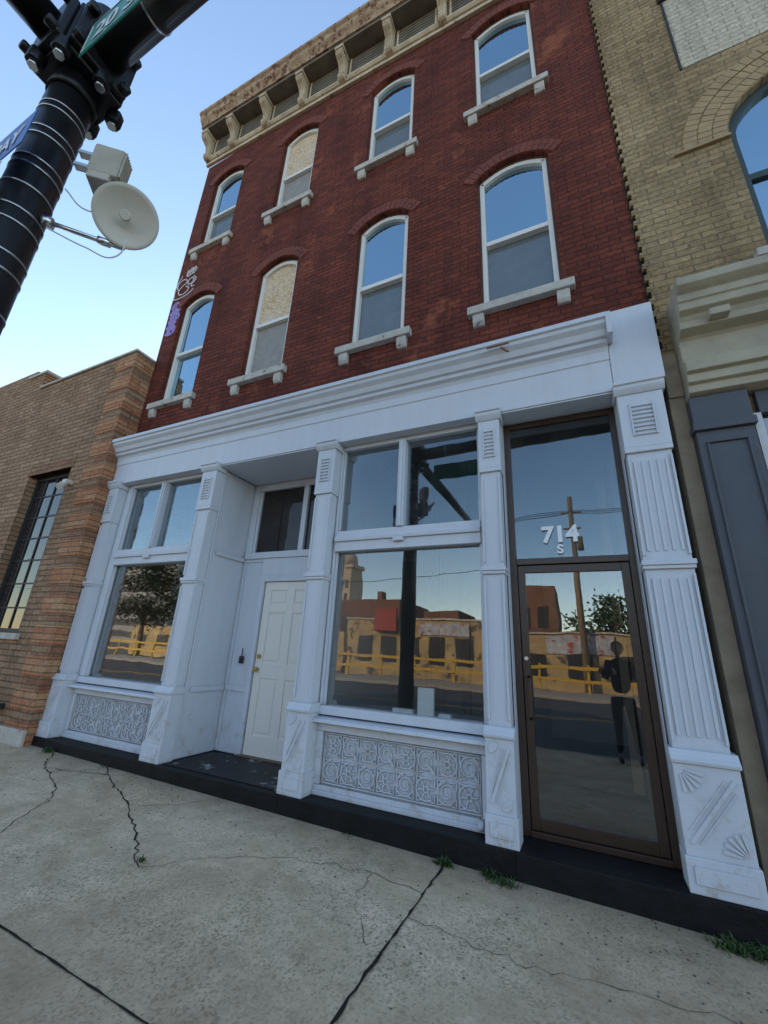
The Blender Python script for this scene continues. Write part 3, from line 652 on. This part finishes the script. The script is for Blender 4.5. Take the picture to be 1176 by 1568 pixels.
for k in range(8):
    for i in range(48):
        j=(i+1)%48
        f=ds.bm.faces.new([rings[0][0],rings[1][i],rings[1][j]] if k==0 else [rings[k][i],rings[k+1][i],rings[k+1][j],rings[k][j]]); f.smooth=True
o=ds.done(); so=o.modifiers.new("s",'SOLIDIFY'); so.thickness=.006
ft=M("feed",Ds,PLAS,.002); ft.cyl(c,c+nrm*.055,.012,.010,16); ft.cyl(c+nrm*.055,c+nrm*.065,.03,.026,20); ft.cyl(c-nrm*.09,c-nrm*.0,.05,.04,20); ft.done()
mt=M("mount_arm",Ds,BAND); mt.cyl((-2.42,-2.77,2.10),(-2.18,-2.50,2.10),.013,.013,12); mt.cyl((-2.18,-2.50,2.10),(-2.18,-2.50,2.28),.013,.013,12); mt.cyl((-2.18,-2.50,2.24),c-nrm*.05,.012,.012,12)
mt.cyl((-2.43,-2.78,2.10),(-2.40,-2.745,2.10),.03,.03,12); mt.cyl((-2.26,-2.59,2.10),(-2.22,-2.545,2.10),.022,.022,12); mt.done()
bx=root("radio_box")
rb=M("housing",bx,BOXP,.012); rb.box(-.078,.078,-.05,.05,-.11,.11); ob=rb.done(); 
rb=M("heat_fins",bx,BOXP,.002)
for k in range(6): rb.box(.079,.090,-.045+k*.016,-.039+k*.016,-.10,.10)
rb.done()
rb=M("shelf",bx,STN,.006); rb.box(-.06,.05,-.06,.06,-.17,-.12); o2=rb.done()
rb=M("side_bracket",bx,BAND); rb.box(-.16,-.078,-.02,.02,-.06,-.04); rb.box(-.16,-.078,-.02,.02,.04,.06); rb.done()
bx.location=(-2.235,-2.665,2.56); bx.rotation_euler=(0,0,math.radians(40))
cb=bpy.data.curves.new("coax_cable",'CURVE'); cb.dimensions='3D'; cb.bevel_depth=.004; cb.materials.append(WSG)
s=cb.splines.new('BEZIER'); P=[(-2.42,-2.75,2.38),(-2.33,-2.66,2.28),(-2.22,-2.56,2.33),(-2.16,-2.52,2.2),(-2.2,-2.52,2.02),(-2.3,-2.62,2.03),(-2.41,-2.76,2.06)]
s.bezier_points.add(len(P)-1)
for a,b in zip(s.bezier_points,P): a.co=b; a.handle_left_type=a.handle_right_type='AUTO'
o=bpy.data.objects.new("coax_cable",cb); COL.objects.link(o); o.parent=Ds

# ------------------------------------------------------------ photographer (seen only as a reflection in the glass door)
PH=root("photographer")
def skin(name,V,E,mat,parent,lv=2):
    me=bpy.data.meshes.new(name); me.from_pydata([v[:3] for v in V],E,[]); ob=bpy.data.objects.new(name,me); COL.objects.link(ob); ob.parent=parent
    m=ob.modifiers.new("skin",'SKIN'); m.use_smooth_shade=True
    lay=me.skin_vertices[0] if me.skin_vertices else None
    if lay is None:
        bpy.context.view_layer.objects.active=ob; bpy.ops.object.select_all(action='DESELECT'); ob.select_set(True)
        bpy.ops.mesh.customdata_skin_add(); lay=me.skin_vertices[0]
    for i,v in enumerate(V):
        lay.data[i].radius=(v[3],v[4] if len(v)>4 else v[3])
    lay.data[0].use_root=True
    s_=ob.modifiers.new("sub",'SUBSURF'); s_.levels=lv; s_.render_levels=lv
    me.materials.append(mat); return ob
SHIRT=paint("dark_shirt",(.05,.05,.06),None,5,.9); TROU=paint("dark_trousers",(.03,.035,.05),None,5,.9); SKN=paint("skin",(.50,.30,.21),None,4,.6,.3); HAIR=paint("hair",(.05,.03,.02),None,9,.8); SHOE=paint("shoes",(.05,.05,.05),None,4,.6)
try:
    X,Y=.44,-3.72
    skin("torso_and_sleeves",[(X,Y,-.42,.13,.10),(X,Y,-.25,.125,.095),(X,Y,-.05,.15,.10),(X,Y,.03,.10,.08),(X,Y,.08,.05),
      (X-.15,Y,.0,.055),(X-.17,Y+.10,-.19,.045),(X-.24,Y+.17,-.16,.038),
      (X+.15,Y,.0,.055),(X+.15,Y+.13,-.17,.045),(X-.02,Y+.21,-.14,.038)],
      [(0,1),(1,2),(2,3),(3,4),(2,5),(5,6),(6,7),(2,8),(8,9),(9,10)],SHIRT,PH)
    skin("trousers",[(X,Y,-.44,.13,.10),(X-.085,Y,-.52,.09),(X-.10,Y+.02,-.86,.06),(X-.11,Y,-1.20,.045),(X+.085,Y,-.52,.09),(X+.11,Y+.02,-.86,.06),(X+.12,Y,-1.20,.045)],[(0,1),(1,2),(2,3),(0,4),(4,5),(5,6)],TROU,PH)
    for sx in(-.11,.12): skin("shoe",[(X+sx,Y-.04,-1.255,.04),(X+sx,Y+.06,-1.26,.042),(X+sx,Y+.15,-1.27,.03)],[(0,1),(1,2)],SHOE,PH)
    skin("neck",[(X,Y,.06,.045),(X,Y+.01,.13,.04)],[(0,1)],SKN,PH)
    def ell(name,c,r,mat):
        bm=bmesh.new(); bmesh.ops.create_uvsphere(bm,u_segments=24,v_segments=16,radius=1)
        for v in bm.verts:
            z=v.co.z; t=1-.22*max(0,-z); v.co=Vector((c[0]+v.co.x*r[0]*t,c[1]+v.co.y*r[1]*t,c[2]+z*r[2]))
        for f in bm.faces: f.smooth=True
        me=bpy.data.meshes.new(name); bm.to_mesh(me); bm.free(); o=bpy.data.objects.new(name,me); COL.objects.link(o); o.parent=PH; me.materials.append(mat)
    ell("head",(X,Y+.02,.20),(.068,.08,.10),SKN); ell("hair",(X,Y+.005,.225),(.073,.082,.088),HAIR)
    ell("nose",(X,Y+.103,.19),(.011,.016,.02),SKN); ell("mouth",(X,Y+.093,.155),(.022,.006,.006),paint("lips",(.4,.15,.13),None))
    for sx in(-1,1): ell("eye",(X+sx*.028,Y+.092,.215),(.011,.006,.006),HAIR); ell("ear",(X+sx*.070,Y+.02,.20),(.010,.018,.026),SKN)
    for nm,(hx,hy,hz),sx in(("left_hand",(X-.27,Y+.21,-.12),-1),("right_hand",(X-.08,Y+.235,-.12),1)):
        skin(nm+"_palm",[(hx+sx*.015,hy-.03,hz-.03,.018,.022),(hx,hy,hz,.022,.028),(hx,hy+.015,hz+.03,.018,.026)],[(0,1),(1,2)],SKN,PH)
        for k in range(4):
            zz=hz-.02+k*.019; l=(.8,.95,1,.85)[k]
            skin(nm+"_finger",[(hx,hy+.005,zz,.009),(hx-sx*.02*l,hy+.03,zz+.004,.008),(hx-sx*.05*l,hy+.028,zz+.006,.007)],[(0,1),(1,2)],SKN,PH,1)
        skin(nm+"_thumb",[(hx,hy-.005,hz+.01,.010),(hx-sx*.02,hy-.012,hz+.035,.009),(hx-sx*.035,hy-.004,hz+.05,.008)],[(0,1),(1,2)],SKN,PH,1)
    ph=M("phone",PH,STEEL,.004); ph.box(X-.255,X-.095,Y+.232,Y+.241,-.155,-.08); ph.done()
except Exception as ex:
    print("figure",ex)

# ------------------------------------------------------------ far side of the street (seen reflected)
O_=root("low_commercial_building")
mu=paint("ochre_block_wall",(.58,.40,.17),(.26,.19,.12),.9,.8,1.,spots=(.10,.08,.07),spth=.56,spscale=1.3)
o=M("walls",O_,mu); o.box(-14,-3.5,-28,-21,-1.5,1.9); o.box(-3.5,6,-28,-20.5,-1.5,1.3); o.box(-40,-16,-30,-24,-1.5,1.2); o.done()
o=M("windows",O_,STEEL)
for k in range(6): o.box(-13.2+k*1.6,-12.2+k*1.6,-20.99,-20.95,-.6,.9)
for k in range(4): o.box(-3+k*2.2,-1.9+k*2.2,-20.49,-20.45,-.8,.3)
for k in range(8): o.box(-39+k*2.7,-37.6+k*2.7,-23.99,-23.95,-.6,.4)
o.done()
o=M("parapet_cap",O_,STN); o.box(-14.1,-3.45,-21.1,-20.9,1.9,2.0); o.box(-3.45,6.1,-20.6,-20.4,1.3,1.38); o.done()
o=M("awning",O_,paint("red_awning",(.38,.06,.04),(.2,.04,.03),2,.7)); o.box(-12,-10.4,-20.88,-20.6,1.2,2.6); o.done()
o=M("mural_figures",O_,paint("mural_white",(.6,.6,.6),(.2,.2,.25),3,.8,.9,spots=(.4,.08,.05),spth=.55,spscale=4)); o.box(-1.8,1.4,-20.44,-20.42,.35,1.2); o.box(-9,-6,-20.94,-20.92,1.0,1.7); o.done()
f=root("yellow_barrier")
o=M("rails",f,YPAINT,.01)
for z in(-.85,-.35): o.box(-40,12,-17.6,-17.5,z,z+.13)
for k in range(27): o.box(-40+k*2,-39.9+k*2,-17.7,-17.6,-1.31,-.15)
o.done()
o2=root("brick_warehouse"); RB2=brickmat("warehouse_brick",(.30,.14,.08),(.24,.10,.06),(.24,.19,.15))
o=M("walls",o2,RB2); o.box(-4.6,-1.6,-34,-29,-1.5,5.2); o.box(-22,-15,-40,-32,-1.5,4.6); o.box(-12,-9,-36,-30,-1.5,3.4); o.box(8,20,-40,-30,-1.5,6)
o.box(-4.3,-3.9,-30,-29.5,5.2,5.9); o.box(-18,-17.4,-34,-33,4.6,5.5); o.done()
o=M("windows",o2,STEEL)
for k in range(2): o.box(-4.2+k*1.3,-3.5+k*1.3,-28.99,-28.95,2.2,3.6)
for k in range(3): o.box(-21+k*2.2,-20+k*2.2,-31.99,-31.95,1.2,3)
for k in range(4): o.box(9+k*2.6,10.2+k*2.6,-29.99,-29.95,1.2,3)
o.done()
o3=root("clock_tower"); tm=paint("tower_limestone",(.50,.38,.27),None,.5,.8); tx=4.0
o=M("shaft",o3,tm); o.box(-44.5+tx,-40.5+tx,-64,-60,-1.5,14); o.box(-44.8+tx,-40.2+tx,-64.3,-59.7,14,14.7); o.cyl((-42.5+tx,-62,14.7),(-42.5+tx,-62,16.5),1.9,1.6,16); o.cyl((-42.5+tx,-62,16.5),(-42.5+tx,-62,18.2),1.6,.1,16); o.done()
o=M("windows",o3,STEEL)
for k in range(3):
    for j in range(5): o.box(-43.9+k*1.2+tx,-43.4+k*1.2+tx,-59.99,-59.9,1+j*2.3,2.4+j*2.3)
o.done()
o4=root("office_block"); o=M("walls",o4,paint("office_wall",(.30,.29,.28),None,1,.8)); o.box(-75,-58,-75,-62,-1.5,14); o.box(-33,-27,-80,-70,-1.5,8); o.box(-130,-95,-90,-70,-1.5,22); o.box(25,60,-80,-60,-1.5,11); o.done()
o=M("window_bands",o4,STEEL)
for j in range(4): o.box(-74,-59,-61.99,-61.9,1+j*3,2.4+j*3)
for j in range(7): o.box(-129,-96,-69.99,-69.9,0+j*3,1.6+j*3)
o.done()
up=root("utility_pole"); o=M("timber",up,WOODP); o.cyl((0,-20,-1.5),(0,-20,8.6),.17,.12,16); o.box(-.55,.55,-20.18,-20.08,7.7,7.82); o.box(-.45,.45,-20.18,-20.08,6.8,6.9); o.cyl((.32,-20,5.6),(.32,-20,6.3),.16,.16,16); o.done()
wr=M("wires",up,STEEL)
for x,z in((-1,7.8),(0,7.8),(1,7.8),(0,5)):
    for k in range(24):
        A=-60+k*5;Bx=A+5; sg=lambda t: -1.2*(1-((t%60)/30-1)**2)
        wr.cyl((A,-20.1+x*.3,z+sg(A)),(Bx,-20.1+x*.3,z+sg(Bx)),.018,.018,4,False)
wr.done()
def tree(name,x,y,h,r,n):
    t=root(name); b=M("trunk",t,BARK); b.cyl((x,y,-1.5),(x,y,-1.5+h*.45),.22,.14,10)
    for k in range(7):
        a=k*.9; b.cyl((x,y,-1.5+h*(.3+.03*k)),(x+math.cos(a)*r*.6,y+math.sin(a)*r*.6,-1.5+h*(.55+.05*k)),.09,.03,6)
    b.done()
    cls=[(random.gauss(0,.45)*r,random.gauss(0,.45)*r,-1.5+h*random.uniform(.4,1)) for _ in range(20)]
    for nm,mt_ in(("crown_light",LEAF),("crown_dark",LEAFD)):
        c=M(nm,t,mt_)
        for i in range(n):
            cx,cy,cz=random.choice(cls); p=Vector((x+cx+random.gauss(0,.22)*r,y+cy+random.gauss(0,.22)*r,cz+random.gauss(0,.14)*r)); s_=.13
            u=Vector((random.gauss(0,1),random.gauss(0,1),random.gauss(0,1))).normalized()*s_; v=u.orthogonal().normalized()*s_
            c.bm.faces.new([c.bm.verts.new(z_) for z_ in(p-u,p-v*.6,p+u,p+v*.6)])
        c.done(recalc=False)
tree("street_tree",-31,-18.5,7.5,2.7,2500); tree("street_tree",1.3,-25,5.0,1.8,1500); tree("street_tree",9,-24,6,2,1500); tree("street_tree",-23,-26,6,2,1200)
# ------------------------------------------------------------ light
wld=bpy.data.worlds.new("World"); sc.world=wld; wld.use_nodes=True; nt=wld.node_tree
sky=nt.nodes.new("ShaderNodeTexSky"); sky.sky_type='NISHITA'; sky.sun_disc=False
EL,AZ=math.radians(24),math.radians(40)
sky.sun_elevation=EL; sky.sun_rotation=-AZ; sky.air_density=1.; sky.dust_density=.1; sky.ozone_density=1.3
bg=nt.nodes["Background"]
tn=nt.nodes.new("ShaderNodeMixRGB"); tn.blend_type='MULTIPLY'; tn.inputs[0].default_value=1; tn.inputs[2].default_value=(1.04,1.0,.95,1)
nt.links.new(sky.outputs[0],tn.inputs[1]); nt.links.new(tn.outputs[0],bg.inputs[0]); bg.inputs[1].default_value=.36
sd=bpy.data.lights.new("sun",'SUN'); sd.energy=5; sd.angle=math.radians(.5); sd.color=(1,.78,.54)
so=bpy.data.objects.new("sun",sd); COL.objects.link(so)
sv=Vector((-math.sin(AZ)*math.cos(EL),math.cos(AZ)*math.cos(EL),math.sin(EL)))
so.rotation_euler=sv.to_track_quat('Z','Y').to_euler(); so.location=(-10,10,20)
# ------------------------------------------------------------ camera
cd=bpy.data.cameras.new("camera"); cam=bpy.data.objects.new("camera",cd); COL.objects.link(cam)
cd.sensor_fit='HORIZONTAL'; cd.sensor_width=36; cd.lens=627.52/1176*36; cd.clip_end=2000; cd.clip_start=.05
cam.matrix_world=Matrix.Translation((0,-3.4,0))@(Matrix.Rotation(math.radians(25.83),4,'Z')@Matrix.Rotation(math.radians(90+18.705),4,'X')@Matrix.Rotation(math.radians(3.008),4,'Z'))
sc.camera=cam
sc.view_settings.view_transform='Standard'; sc.view_settings.look='None'; sc.view_settings.exposure=0
